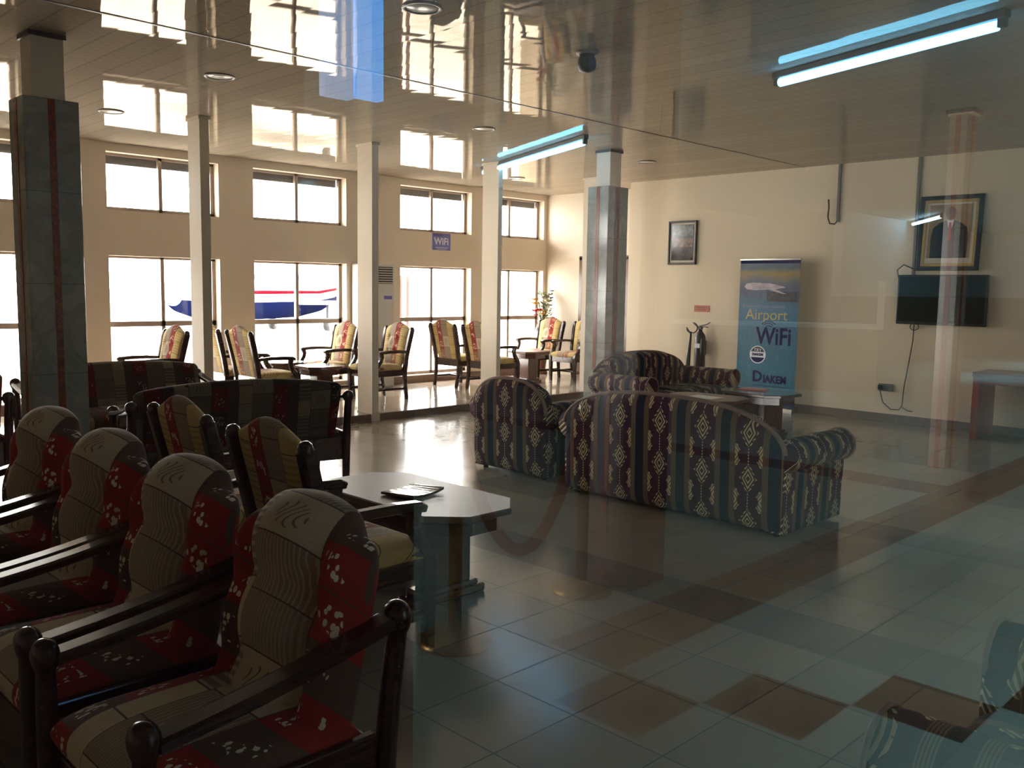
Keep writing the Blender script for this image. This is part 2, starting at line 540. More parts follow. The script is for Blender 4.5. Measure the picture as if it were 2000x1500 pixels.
M['navy'] = simple('navy_print', (.003, .006, .075), .6, spec=.2)
M['goldprint'] = simple('gold_print', (.50, .38, .14), .45)
M['whiteprint'] = simple('white_print', (.75, .77, .82), .45)
M['greyprint'] = simple('grey_print', (.25, .25, .33), .45)
M['stickerblue'] = simple('blue_poster_paper', (.16, .17, .52), .5)
M['door'] = wood('brown_door', (.09, .035, .02), (.16, .07, .04), .35, axis=2)
M['lobbywall'] = plaster('pale_lobby_wall', (.62, .66, .68))
M['blocker'] = plaster('dark_reflection_blocker', (.07, .022, .022))  # for the added block that keeps the left of the reflection dark
M['lobbytan'] = plaster('tan_lobby_wall', (.30, .20, .13))
M['bluesign'] = simple('backlit_blue_panel', (.1, .3, .6), .4, emit=(.06, .40, 1.0), estr=6.5)
M['palesign'] = simple('backlit_pale_panel', (.4, .5, .7), .4, emit=(.35, .60, 1.0), estr=3.5)
M['counter'] = simple('white_counter', (.75, .78, .80), .3)
M['concrete'] = simple('apron_concrete', (.62, .60, .56), .9, vary=.1, vscale=.6)
M['outwall'] = plaster('outside_beige_wall', (.30, .25, .19))
M['airwhite'] = simple('aircraft_white', (.80, .80, .80), .3)
M['airnavy'] = simple('aircraft_navy', (.002, .004, .022), .9, spec=0)
M['airred'] = simple('aircraft_red', (.10, .002, .006), .9, spec=0)
M['airgrey'] = simple('aircraft_grey', (.02, .02, .025), .4)
M['rust'] = simple('rusty_post', (.12, .05, .04), .6)

# ------------------------------------------------------------------ setting
def struct(name, mb, mat, parent=None, label=None):
    o = mb.build(name, mat, parent)
    if parent is None: o['kind'] = 'structure'
    if label: o['label'] = label
    return o

ZC = 3.15; YW = 10.8; XR = 10.95; XC = 11.6; YP = 8.42; ZP = .085; XL = -3.2; Y0 = .04
floor_strips = [(4, 4, -2, 8), (11, 11, 2, 30), (7, 7, 9, 20), (6, 6, 12, 12), (14, 14, 3, 9)]
M['floor'] = tiles('beige_floor_tile', (.30, .245, .175), (.235, .19, .137), (.20, .162, .128), .4, 2.0, .06,
                   strips=[(4, 4, -1, 9), (0, 3, 16, 16), (7, 7, 11, 12), (9, 9, 3, 14), (13, 13, 2, 12), (16, 17, 6, 9)], rough=.13)
M['platfloor'] = tiles('platform_floor_tile', (.46, .36, .27), (.34, .26, .2), (.2, .17, .14), .6, .1, 8.46, rough=.05)
def chk(ix, iy):
    a = ix.between(1.5, 2.5) * iy.between(-5.5, -4.5)
    a = a.max(ix.between(2.5, 3.5) * iy.between(-4.5, -3.5))
    a = a.max(ix.between(.5, 1.5) * iy.between(-6.5, -5.5))
    a = a.max(ix.between(3.5, 4.5) * iy.between(-3.5, -2.5))
    band = ix.between(1.5, 40.0) * iy.between(-7.5, -6.5)
    return a.max(band).max(ix.between(12.5, 13.5) * iy.between(-40.0, -7.0))
M['lobbyfloor'] = tiles('lobby_floor_tile', (.42, .64, .60), (.36, .56, .53), (.10, .065, .035), .4, 2.03, .29, rough=.25, checks=chk, grout=(.40, .5, .48))

struct('floor', MB().box(XL, XC, Y0 + .02, YP, -.2, 0), M['floor'])
struct('floor_platform', MB().box(XL, XC, YP, YW, -.2, ZP), M['platfloor'], label='raised floor along the window wall')
struct('trim_1', MB().box(XL, 10.05, YP - .012, YP, 0, ZP - .004), M['terrazzo'])
struct('ceiling', MB().box(XL, XC + .2, Y0 - .02, YW + .25, ZC, ZC + .12), M['ceiling'])
struct('trim_2', MB().box(XL, XR, 5.70, 5.725, ZC - .004, ZC), M['joint'])

WIN = [(1.75, 3.25), (4.14, 5.52), (6.0, 7.44), (8.4, 9.83), (10.1, 11.52)]
ZU1, ZU0, ZL1, ZBAR, ZS = 3.05, 2.385, 1.86, 1.05, .20
wb = MB()
edges = [XL] + [q for w in WIN for q in w] + [XC + .2]
for i in range(0, len(edges), 2):
    wb.box(edges[i], edges[i + 1], YW, YW + .22, 0, ZC)
for a, b in WIN:
    wb.box(a, b, YW, YW + .22, 0, ZS); wb.box(a, b, YW, YW + .22, ZL1, ZU0); wb.box(a, b, YW, YW + .22, ZU1, ZC)
struct('wall_back', wb, M['wallb'])
struct('baseboard_back', MB().box(XL, XC, YW - .015, YW, ZP, ZP + .105), M['terrazzo'])
wn = 1
for k, (a, b) in enumerate(WIN):
    mid = (a + b) / 2 - (.0 if k != 1 else 0)
    for low in (0, 1):
        z0, z1 = (ZS, ZL1) if low else (ZU0, ZU1)
        f = MB(); t = .045; y0, y1 = YW + .13, YW + .18
        f.box(a, b, y0, y1, z0, z0 + t); f.box(a, b, y0, y1, z1 - t * .6, z1)
        f.box(a, a + t * .6, y0, y1, z0, z1); f.box(b - t, b, y0, y1, z0, z1)
        f.box(mid - t / 2, mid + t / 2, y0, y1, z0, z1)
        if low: f.box(a, b, y0, y1, ZBAR - .032, ZBAR + .032)
        w = struct('window_%d' % wn, f, M['alu']); wn += 1
        MB().add([(a + .01, YW + .155, z0 + .01), (b - .01, YW + .155, z0 + .01), (b - .01, YW + .155, z1 - .01), (a + .01, YW + .155, z1 - .01)], [(0, 1, 2, 3)]).build('pane', M['pane'], w)
        if not low:
            MB().box(a + t, b - t, YW + .19, YW + .25, z1 - .12, z1 - .02).build('top_band', M['topband'], w)  # dark strip just outside the top of the upper pane
struct('roof_overhang', MB().box(XL, XC + 3, YW + .25, YW + 1.0, ZC + .02, ZC + .2), M['outwall'])

struct('wall_right', MB().box(XR, XR + .25, Y0 + .01, 8.5, -.2, ZC), M['wallr'])
struct('wall_alcove', MB().box(XC, XC + .2, 8.5, YW + .2, -.2, ZC), M['wallb'])
struct('wall_return', MB().box(XR + .25, XC + .2, 8.3, 8.5, -.2, ZC), M['wallb'])
struct('baseboard_right', MB().box(XR - .015, XR, Y0, 8.5, 0, .10), M['terrazzo'])
struct('baseboard_alcove', MB().box(XC - .015, XC, 8.5, YW, ZP, ZP + .09), M['wallb'])
struct('wall_left', MB().box(XL - .2, XL, -7.0, YW + .2, -.2, ZC), M['wallb'])
d = struct('door_1', MB().box(XC - .035, XC - .002, 9.02, 9.94, ZP, 2.04), M['door'], label='brown door in the alcove behind the last white column')
MB().box(XC - .05, XC, 9.94, 10.0, ZP, 2.08).box(XC - .05, XC, 8.96, 9.02, ZP, 2.08).box(XC - .05, XC, 8.96, 10.0, 2.04, 2.10).build('frame', M['door'], d)

# glass partition the photograph looks through, and the lobby it mirrors
struct('window_front', MB().add([(XL, Y0, 0), (XR, Y0, 0), (XR, Y0, ZC), (XL, Y0, ZC)], [(0, 1, 2, 3)]), M['front'], label='clear glass partition mirroring the lobby behind the viewer')
struct('floor_lobby', MB().box(XL, 26, -10.0, Y0, -.2, 0), M['lobbyfloor'])
struct('wall_lobby', MB().box(XL, 17.2, -10.2, -10.0, -.2, ZC), M['lobbytan'])
struct('wall_lobby_east', MB().box(17.2, 26, -8.2, -8.0, 1.5, ZC).box(26, 26.2, -8.2, Y0, 1.5, ZC), M['lobbywall'])
struct('wainscot_lobby', MB().box(17.2, 26, -8.19, -7.99, -.2, 1.5).box(25.99, 26.2, -8.2, Y0, -.2, 1.5).box(17.2, 17.3, -10.2, -8.2, -.2, ZC), M['lobbytan'])
struct('ceiling_lobby', MB().box(XL, 26, -10.2, Y0 - .02, ZC, ZC + .1), M['lobbywall'])
struct('reflection_blocker', MB().box(XL, .74, -1.25, -1.1, 0, ZC).box(XL, .94, -1.24, -1.09, 0, 1.42), M['blocker'])  # added unseen blocks standing in for the viewer's dark silhouette in the reflection
struct('wall_front', MB().box(XR + .25, 26.2, Y0, Y0 + .2, -.2, ZC), M['lobbytan'])

# columns
def col(x0, x1, y0, y1, z0):
    m = MB().box(x0, x1, y0, y1, z0, ZC - .02).box(x0 - .012, x1 + .012, y0 - .012, y1 + .012, ZC - .03, ZC)
    m.box(x0 - .012, x1 + .012, y0 - .012, y1, 0, .10)
    return m
for i, (x0, x1, ya, yb, lab) in enumerate([(4.11, 4.205, 8.405, 8.655, 'white column at the platform edge beside the patchwork loveseat'),
                               (6.136, 6.225, 8.405, 8.685, 'white column in front of the floor-standing air conditioner'),
                               (8.11, 8.18, 8.405, 8.70, 'white column right of the blue wifi poster'),
                               (10.10, 10.2, 8.405, 8.69, 'white column half hidden behind the marble-clad pillar')]):
    o = struct('column', col(x0, x1, ya, yb, 0), M['white_paint']); o['label'] = lab; o['group'] = 'white columns along the platform edge'

def pillar(cx0, cx1, cy0, cy1, lab, ztop=2.73, kind='structure', stone='marble'):
    r = empty('pillar', ((cx0 + cx1) / 2, (cy0 + cy1) / 2, 0)); r['label'] = lab; r['kind'] = kind
    r['group'] = 'marble-clad pillars'
    hx, hy = (cx1 - cx0) / 2, (cy1 - cy0) / 2
    MB().box(-hx, hx, -hy, hy, 0, ztop, .006).build('cladding', M[stone], r)
    s = .022
    st = MB()
    for a in (-1, 1):
        st.box(-s, s, a * hy - .004 * (a < 0), a * hy + .004 * (a > 0), .002, ztop - .002) if False else None
        st.box(-s, s, min(a * hy, a * (hy + .003)), max(a * hy, a * (hy + .003)), .002, ztop - .002)
        st.box(min(a * hx, a * (hx + .003)), max(a * hx, a * (hx + .003)), -s, s, .002, ztop - .002)
    st.build('stripe', M['redstone'], r)
    MB().box(-.10, .10, -.10, .10, ztop, ZC).build('upper_column', M['white_paint'], r)
    MB().box(-.115, .115, -.115, .115, ZC - .03, ZC - .001).build('collar', M['darkcap'], r)
    return r
pillar(1.941, 2.288, 6.39, 6.67, 'dark marble-clad pillar with red stripe at left, behind armchairs')
pillar(8.13, 8.49, 6.62, 6.93, 'grey marble-clad pillar with red stripe, behind the far kilim sofa')
pillar(3.64, 3.93, -3.05, -2.67, 'marble-clad pillar mirrored faintly beside the stanchions', ztop=ZC - .05, stone='unlitstone')
pillar(8.35, 8.6, -2.94, -2.79, 'marble-clad pillar mirrored faintly in front of the television', ztop=ZC - .05)

# ------------------------------------------------------------------ furniture
def knob_post(x, y, z0, z1, tilt=0.0, w=.030, d=.036, head=1.18):
    """flattened upright swelling into a rounded scroll head"""
    pts = []; rr = []
    H = z1 - z0
    for i in range(15):
        t = i / 14
        k = .82 + .10 * sin(PI * t)
        pts.append((x, y + tilt * t * t, z0 + (H - .085) * t)); rr.append((w * k, d * k))
    for dz, k in ((.012, 1.0), (.028, 1.12), (.044, head), (.058, 1.12), (.070, .95), (.079, .65), (.084, .3), (.0855, .06)):
        pts.append((x, y + tilt, z0 + H - .085 + dz)); rr.append((w * k, d * k * 1.05))
    return MB().tube(pts, rr, 16)

def slope_arm(x, ya, za, yb, zb, w=.082):
    n = 8; pts = []
    for i in range(n + 1):
        t = i / n
        pts.append((x, ya + (yb - ya) * t, za + (zb - za) * t - .012 * sin(PI * t)))
    return MB().beam(pts, w, .032)

def seat_A(W, parent, fab):
    hw = W / 2 - .075
    def pos(u, v):
        y = -.24 + v * .58
        return ((u * hw, y, .385), (0, 0, 1))
    o = pad('seat_cushion', fab, parent, pos, 30, 24, 7, 5, .075, lambda u, v: .012 * cos(u * 2) * sin(PI * v))
    return o

def back_A(W, parent, fab, arch, z0=.30, T=.062, lobes=0):
    """W outer width of the back pad; arch(u) gives the top height"""
    hw = W / 2
    def pos(u, v):
        zt = arch(u)
        z = z0 + (zt - z0) * v
        y = -.185 - .13 * (z - .4) / .6
        return ((u * hw * (1.0 - .04 * (1 - v)), y, z), (0, .97, .22))
    def det(u, v):
        if not lobes: return .012 * (1 - u * u)
        a = abs(u)
        g = math.exp(-((a - .58) / .07) ** 2)
        c = .052 * (1 - min(1, (a / .56)) ** 2) * (1.0 if a < .56 else 0)
        h = .030 * abs(sin(PI * (v * 3.0 + .05))) * (1 if a < .62 else .6)
        s = .034 * math.exp(-((a - .80) / .14) ** 2)
        return c + h + s - .030 * g
    return pad('backrest', fab, parent, pos, 48 if lobes else 56, 48 if lobes else 26, 9 if not lobes else 6, 8, T, det, rear=.75)

def frame_A(W, parent):
    """timber frame with knob-headed posts and flat sloping arms; one mesh per post, arm and rail"""
    for sx in (-1, 1):
        x = sx * (W / 2 - .04)
        knob_post(x, .335, 0, .63).build('front_post', M['wood'], parent)
        knob_post(x, -.285, 0, .735, tilt=-.05).build('rear_post', M['wood'], parent)
        slope_arm(x, -.30, .685, .315, .575).build('armrest', M['wood'], parent)
        MB().box(x - .014, x + .014, -.26, .32, .20, .40, .006).build('side_rail', M['wood'], parent)
    MB().box(-W / 2 + .05, W / 2 - .05, .30, .325, .20, .33, .006).build('front_rail', M['wood'], parent)
    MB().box(-W / 2 + .05, W / 2 - .05, -.285, -.255, .18, .36, .006).build('rear_rail', M['wood'], parent)

def sstep(a, lo, hi):
    t = max(0.0, min(1.0, (a - lo) / (hi - lo))); return t * t * (3 - 2 * t)
def arch_chair(u):
    a = abs(u)
    return .975 - .02 * (a / .5) ** 2 * (a < .5) - .02 * (a >= .5) - .062 * sstep(a, .50, .74) - .05 * max(0, (a - .74) / .26) ** 2
def armchair_A(loc, rz, label):
    r = empty('lounge_armchair', loc, rz, label, 'armchair', 'knob-armed patchwork armchairs')
    frame_A(.695, r); seat_A(.72, r, M['fabA']); back_A(.575, r, M['fabA'], arch_chair, .30, .074, 1)
    return r
A0 = armchair_A((1.075, 2.13, 0), PI / 2, 'nearest patchwork armchair at lower left, its tufted back fully seen')
GA = 'knob-armed patchwork armchairs'
copy_thing(A0, (1.07, 2.86, 0), PI / 2, 'patchwork armchair second from the front in the left row', GA)
copy_thing(A0, (1.085, 3.57, 0), PI / 2, 'patchwork armchair third from the front in the left row', GA)
copy_thing(A0, (1.13, 4.38, 0), PI / 2, 'patchwork armchair fourth in the left row, standing before the marble pillar', GA)
copy_thing(A0, (1.73, 7.62, 0), 0, 'patchwork armchair at the far left edge, left of the marble pillar', GA)

def sofa_A(loc, rz, label):
    r = empty('lounge_sofa', loc, rz, label, 'sofa', 'patchwork wooden-armed loveseats')
    W = 1.68
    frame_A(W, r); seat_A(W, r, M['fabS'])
    def arch(u):
        return .845 - .06 * abs(u) ** 2.2 - .03 * max(0, (abs(u) - .94) / .06) ** 2
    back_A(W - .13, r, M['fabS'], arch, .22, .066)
    return r
S0 = sofa_A((3.34, 6.36, 0), math.radians(-11), 'backlit patchwork loveseat seen from behind, nearer of the pair')
copy_thing(S0, (3.17, 7.94, 0), PI, 'patchwork loveseat facing the viewer between pillar and white column', 'patchwork wooden-armed loveseats')

def open_chair(loc, rz, label, scale=None):
    r = empty('open_armchair', loc, rz, label, 'armchair', 'open-armed dining armchairs', scale)
    W = .58
    def arch(u):
        a = abs(u)
        return .965 + .065 * (0.5 + .5 * cos(PI * min(1, a / .95))) - .02 * a ** 8
    def pos(u, v):
        zt = arch(u); z = .42 + (zt - .42) * v
        y = -.235 - .125 * ((z - .40) / .6) ** 1.15 if z > .4 else -.235
        return ((u * (.205 + .04 * v), y, z), (0, .97, .2))
    def det(u, v):
        b = 0
        for (uu, vv) in ((-.4, .35), (.4, .35), (-.4, .68), (.4, .68), (0, .52)):
            b -= .020 * math.exp(-(((u - uu) / .13) ** 2 + ((v - vv) / .07) ** 2))
        return .018 * (1 - u * u) + b
    pad('backrest', M['fabB'], r, pos, 36, 40, 7, 7, .045, det, rear=.55)
    def pos2(u, v):
        return ((u * (.255 + .02 * v), -.22 + .50 * v, .425), (0, 0, 1))
    pad('seat_cushion', M['fabB'], r, pos2, 26, 22, 7, 7, .055, lambda u, v: .012 * (1 - u * u) * sin(PI * v))
    for sx in (-1, 1):
        # rear leg and back post in one curved piece, rounded top
        pts = [(sx * .250, -.285, 0), (sx * .255, -.255, .20), (sx * .258, -.245, .40), (sx * .264, -.275, .60), (sx * .270, -.315, .78), (sx * .276, -.352, .93)]
        m = MB().beam(pts, [.044, .046, .052, .056, .058, .056], [.046, .05, .058, .064, .068, .066])
        cx, cy, cz = pts[-1]
        m.tube([(cx, cy + .002, cz - .012), (cx, cy - .002, cz + .006), (cx, cy - .005, cz + .024), (cx, cy - .008, cz + .036), (cx, cy - .009, cz + .040)], [(.031, .035), (.031, .035), (.028, .031), (.018, .019), (.004, .004)], 14)
        m.build('rear_leg', M['wood'], r)
        MB().beam([(sx * .262, .255, 0), (sx * .262, .257, .2), (sx * .262, .257, .40)], [.050, .056, .064], [.050, .056, .064]).build('front_leg', M['wood'], r)
        a = [(sx * .270, -.285, .635), (sx * .285, -.12, .648), (sx * .292, .05, .648), (sx * .292, .175, .640), (sx * .290, .205, .628)]
        arm = MB().beam(a, [.04, .056, .066, .068, .054], [.036, .040, .043, .043, .034]).build('armrest', M['wood'], r)
        c = [(sx * .288, .160, .625), (sx * .286, .150, .58), (sx * .282, .165, .53), (sx * .276, .205, .475), (sx * .268, .25, .425), (sx * .264, .262, .38)]
        MB().beam(c, .046, [.06, .056, .054, .054, .06, .06]).build('arm_support', M['wood'], arm)
        MB().box(sx * .262 - .014, sx * .262 + .014, -.24, .24, .32, .40, .004).build('side_rail', M['wood'], r)
        MB().box(sx * .256 - .012, sx * .256 + .012, -.25, .245, .13, .165, .004).build('side_stretcher', M['wood'], r)
    MB().box(-.25, .25, .238, .268, .31, .40, .004).build('front_rail', M['wood'], r)
    MB().box(-.25, .25, -.255, -.225, .32, .43, .004).build('rear_rail', M['wood'], r)
    MB().box(-.25, .25, .02, .05, .13, .16, .004).build('cross_stretcher', M['wood'], r)
    return r
GB = 'open-armed dining armchairs'
B0 = open_chair((2.16, 3.17, 0), -PI / 2, 'open-armed chair seen from behind, drawn up to the octagonal table')
copy_thing(B0, (2.20, 4.04, 0), -PI / 2, 'open-armed chair seen from behind before the backlit loveseat back', GB)
sc = (.98, .98, .97)
for x, y, rz, lab in [
    (4.15, 9.86, 90, 'leftmost platform chair, facing left with tufted front seen'),
    (5.32, 10.08, -90, 'platform chair mostly hidden behind the first white column'),
    (5.37, 9.42, -90, 'platform chair with its striped back to the viewer, left of small table'),
    (6.66, 10.16, 90, 'platform chair facing left before the second window, beyond small tables'),
    (7.05, 9.53, 90, 'platform chair facing left just right of the middle white column'),
    (8.98, 10.10, -90, 'platform chair with striped back by the window, farther of two'),
    (9.02, 9.42, -90, 'platform chair with striped back, cut off by the third white column'),
    (10.84, 10.26, 90, 'platform chair facing left in front of the flower bouquet'),
    (10.98, 9.59, 90, 'platform chair partly hidden behind the last white column'),
]:
    copy_thing(B0, (x, y, ZP), math.radians(rz), lab, GB, sc)

# octagonal pedestal tables
def oct_poly(hx, hy, c):
    return [(-hx + c, -hy), (hx - c, -hy), (hx, -hy + c), (hx, hy - c), (hx - c, hy), (-hx + c, hy), (-hx, hy - c), (-hx, -hy + c)]
def ped_table(loc, rz, label, hx, hy, h, c, peds, top=None, name='coffee_table', ph=.16, pt=.05):
    r = empty(name, loc, rz, label, 'table', 'octagonal pedestal tables')
    m = MB()
    P0, P1, P2 = oct_poly(hx - .012, hy - .012, c), oct_poly(hx, hy, c), oct_poly(hx - .006, hy - .006, c)
    rings = [[(x, y, z) for x, y in P] for P, z in ((P0, h - .035), (P1, h - .028), (P1, h - .006), (P2, h))]
    m.ring_loft(rings, smooth=False)
    m.build('table_top', top or M['woodtop'], r)
    A = oct_poly(hx - .05, hy - .05, c)
    MB().prism(A, 'z', h - .11, h - .035).build('apron', M['woodt'], r)
    for y in peds:
        MB().box(-ph, ph, y - pt, y + pt, .07, h - .11, .012).build('pedestal', M['woodt'], r)
        f = MB()
        f.box(-ph - .09, ph + .09, y - pt - .015, y + pt + .015, .0, .045, .012)
        f.box(-ph - .045, ph + .045, y - pt - .01, y + pt + .01, .045, .075, .01)
        f.build('foot', M['woodt'], r)
    return r
T0 = ped_table((2.87, 3.56, 0), 0, 'large octagonal mahogany table with a magazine on top', .285, .565, .50, .15, (-.22, .25), ph=.14, pt=.055)
ped_table((5.98, 10.08, ZP), 0, 'small dark octagonal table near the window, farther of two', .25, .25, .50, .10, (0,), top=M['woodt'], name='side_table', ph=.09, pt=.09)
ped_table((6.05, 9.35, ZP), 0, 'small dark octagonal table left of the middle white column', .26, .26, .50, .11, (0,), top=M['woodt'], name='side_table', ph=.09, pt=.09)
ped_table((10.12, 9.76, ZP), 0, 'octagonal pedestal table in the corner before the flower bouquet', .27, .30, .50, .11, (0,), name='side_table', ph=.10, pt=.10)
ped_table((7.72, 4.98, 0), math.radians(6), 'dark table with papers behind the long kilim sofa', .30, .40, .50, .12, (-.14, .14), top=M['woodtop'], ph=.14, pt=.05)
ped_table((8.80, 4.98, 0), math.radians(-8), 'dark table with red magazines in front of the banner', .30, .40, .48, .12, (-.14, .14), top=M['woodt'], ph=.16, pt=.05)

def booklet(loc, rz, w, h, t, mat, label, name='magazine', group=None, lift=.0):
    r = empty(name, loc, rz, label, 'magazine', group)
    m = MB(); n = 8; rows = []
    for j in range(2):
        for i in range(n + 1):
            pass
    rings = []
    for i in range(n + 1):
        u = i / n; z = lift * (u - .5) ** 2 * 4
        rings.append([(-w / 2 + w * u, -h / 2, z + .001), (-w / 2 + w * u, h / 2, z * .3 + .001), (-w / 2 + w * u, h / 2, z * .3 + t), (-w / 2 + w * u, -h / 2, z + t)])
    MB().ring_loft(rings, smooth=False).build('cover', mat, r)
    rings = [[(p[0] * .985, p[1] * .985, (p[2] if k < 2 else p[2]) * (1.0) + (.002 if k < 2 else -.002)) for k, p in enumerate(q)] for q in rings]
    MB().ring_loft(rings, smooth=False).build('pages', M['paper'], r)
    return r
booklet((2.845, 3.55, .50), math.radians(12), .25, .21, .014, M['magcover'], 'magazine with a glossy cover lying open on the octagonal table', lift=.012)
booklet((8.86, 5.10, .48), math.radians(15), .22, .29, .012, M['redpaper'], 'red magazine on the dark table in front of banner')
tag(MB().box(7.55, 7.78, 4.80, 5.10, .50, .503).build('paper_sheet', M['paper']), 'white paper sheet on the table behind the long kilim sofa', 'paper')

# ---- kilim upholstered seats
def kilim_seat(loc, rz, label, W, D=.86, name='kilim_sofa', cat='sofa', cushions=2, hb=.82, phase=0.0):
    r = empty(name, loc, rz, label, cat, 'kilim-covered suite')
    hw = W / 2
    za = .60
    # back: vertical columns under a broad arch, flat rear
    def arch(u):
        return za - .06 + (hb - za + .06) * max(0, 1 - abs(u) ** 2.6 * 1.0) ** .5
    def pos(u, v):
        zt = arch(u); z = .03 + (zt - .03) * v
        return ((u * (hw - .05), -D / 2 + .10 - .02 * v, z), (0, 1, 0))
    b = pad('backrest', M['kilim'], r, pos, 60, 30, 14, 9, .10, lambda u, v: .06 * v * (1 - u * u), rear=.9)
    # piping along the arch, at the rear edge
    pts = []
    for i in range(41):
        u = sin((-1 + 2 * i / 40) * PI / 2)
        pts.append((u * (hw - .045), -D / 2 + .045, arch(u) - .005 if abs(u) < .999 else za - .06))
    MB().tube(pts, .018, 8).build('piping', M['piping'], r)
    for sx in (-1, 1):
        # rolled arm: profile in x,z swept along y
        prof = []
        x_in, x_out = hw - .20, hw - .035
        prof += [(x_in, .03), (x_in, .50)]
        cx, cz, R = hw - .075, za - .075, .105
        for k in range(15):
            a = math.radians(170 - k * (170 + 75) / 14)
            prof.append((cx + R * cos(a) * 1.05, cz + R * sin(a)))
        prof += [(x_out, za - .19), (x_out - .012, .03)]
        prof = [(sx * px, pz) for px, pz in prof]
        rings = []
        for y, s in ((-D / 2 + .06, 1), (-D / 2 + .09, 1), (0, 1), (D / 2 - .05, 1), (D / 2 - .015, .985), (D / 2, .94)):
            mx = sum(p[0] for p in prof) / len(prof); mz = sum(p[1] for p in prof) / len(prof)
            rings.append([(mx + (p[0] - mx) * s, y, mz + (p[1] - mz) * s if p[1] > .1 else p[1]) for p in prof])
        arm = MB().ring_loft(rings).build('arm', M['kilim_arm'], r)
        pp = [(sx * (hw - .075) + .112 * cos(t), D / 2 - .004, za - .075 + .107 * sin(t)) for t in [2 * PI * k / 24 for k in range(25)]]
        MB().tube(pp, .008, 6).build('piping', M['piping'], arm)
    MB().box(-hw + .19, hw - .19, -D / 2 + .18, D / 2 - .04, .05, .28, .02).build('base', M['kilim'], r)
    n = cushions; cw = (2 * hw - .40) / n
    for i in range(n):
        cx = -hw + .20 + cw * (i + .5)
        pad('seat_cushion', M['kilim'], r, lambda u, v, cx=cx: ((cx + u * cw / 2, -D / 2 + .24 + v * (D - .25), .36), (0, 0, 1)), 18, 18, 7, 7, .09)
    for sx in (-1, 1):
        for y in (-D / 2 + .12, D / 2 - .08):
            MB().lathe([(.022, 0), (.028, .04)], (sx * (hw - .12), y, 0), 10).build('foot', M['wood'], r)
    return r
M['kilim_arm'] = kilim('kilim_stripe_arm')
nt = M['kilim_arm'].node_tree      # stripes on the arms run round the roll
sp = [n for n in nt.nodes if n.type == 'SEPXYZ'][0]
for l in list(nt.links):
    if l.from_node == sp and l.from_socket == sp.outputs[0]:
        t = l.to_socket; nt.links.remove(l); nt.links.new(sp.outputs[1], t)
    elif l.from_node == sp and l.from_socket == sp.outputs[1]:
        t = l.to_socket; nt.links.remove(l); nt.links.new(sp.outputs[0], t)
kilim_seat((5.50, 3.62, 0), -PI / 2, 'long kilim sofa seen from behind in the middle of the floor', 1.92, hb=.835, cushions=3)
kilim_seat((5.62, 5.27, 0), -PI / 2, 'kilim armchair seen from behind, left of the long kilim sofa', .93, name='kilim_armchair', cat='armchair', cushions=1, hb=.81)
kilim_seat((8.60, 6.10, 0), PI, 'dark kilim sofa facing the viewer before the grey marble pillar', 1.80, hb=.83, cushions=3)
kilim_seat((2.36, .42, 0), 0, 'kilim armchair cut off in the lower right corner', .93, D=.70, name='kilim_armchair', cat='armchair', cushions=1, hb=.60)

# console table by the right wall
r = empty('console_table', (10.64, 2.72, 0), 0, 'red mahogany console table at the right edge by the wall', 'table')
MB().box(-.29, .29, -.62, .62, .68, .73, .008).build('table_top', M['console'], r)
for y in (-.58, .58):
    MB().box(-.27, .27, y - .035, y + .035, 0, .68, .006).build('leg_panel', M['console'], r)
MB().box(-.24, -.21, -.55, .55, .60, .68, .004).build('apron', M['console'], r)

# ------------------------------------------------------------------ wall things
# television
r = empty('television', (XR - .07, 3.90, 1.49), 0, 'flat black television hung on the right wall under the portrait', 'television')
tilt = Matrix.Rotation(math.radians(0), 4, 'Y')
MB().box(-.025, .02, -.50, .50, -.29, .29, .008).build('bezel', M['black'], r)
MB().box(-.0275, -.0245, -.475, .475, -.255, .27).build('screen', M['screen'], r)
MB().box(-.028, -.0245, -.03, .03, -.283, -.275).build('badge', M['steel'], r)
MB().box(.02, .068, -.15, .15, -.12, .12, .005).build('wall_bracket', M['black'], r)
m = MB().tube([(XR - .04, 4.20, 1.20), (XR - .02, 4.21, 1.0), (XR - .02, 4.24, .75), (XR - .02, 4.28, .45), (XR - .02, 4.29, .22), (XR - .03, 4.32, .165), (XR - .03, 4.42, .16), (XR - .03, 4.52, .24), (XR - .035, 4.56, .38), (XR - .045, 4.555, .425)], .006, 6)
m.tube([(XR - .03, 4.20 + .05 * cos(t), 1.17 + .04 * sin(t)) for t in [2 * PI * k / 16 for k in range(17)]], .005, 6)
m.tube([(XR - .03, 4.29, .20), (XR - .03, 4.22, .165), (XR - .03, 4.16, .16)], .006, 6)
tag(m.build('power_cable', M['cable']), 'thin dark cable hanging from television to wall socket', 'cable')
r = empty('wall_socket', (XR, 4.50, .42), 0, 'double wall socket with a black plug below the television', 'socket')
MB().box(-.022, -.001, -.09, .09, -.045, .045, .006).build('face_plate', M['greyplastic'], r)
MB().box(-.06, -.022, .03, .085, -.03, .03, .008).build('plug', M['black'], r)
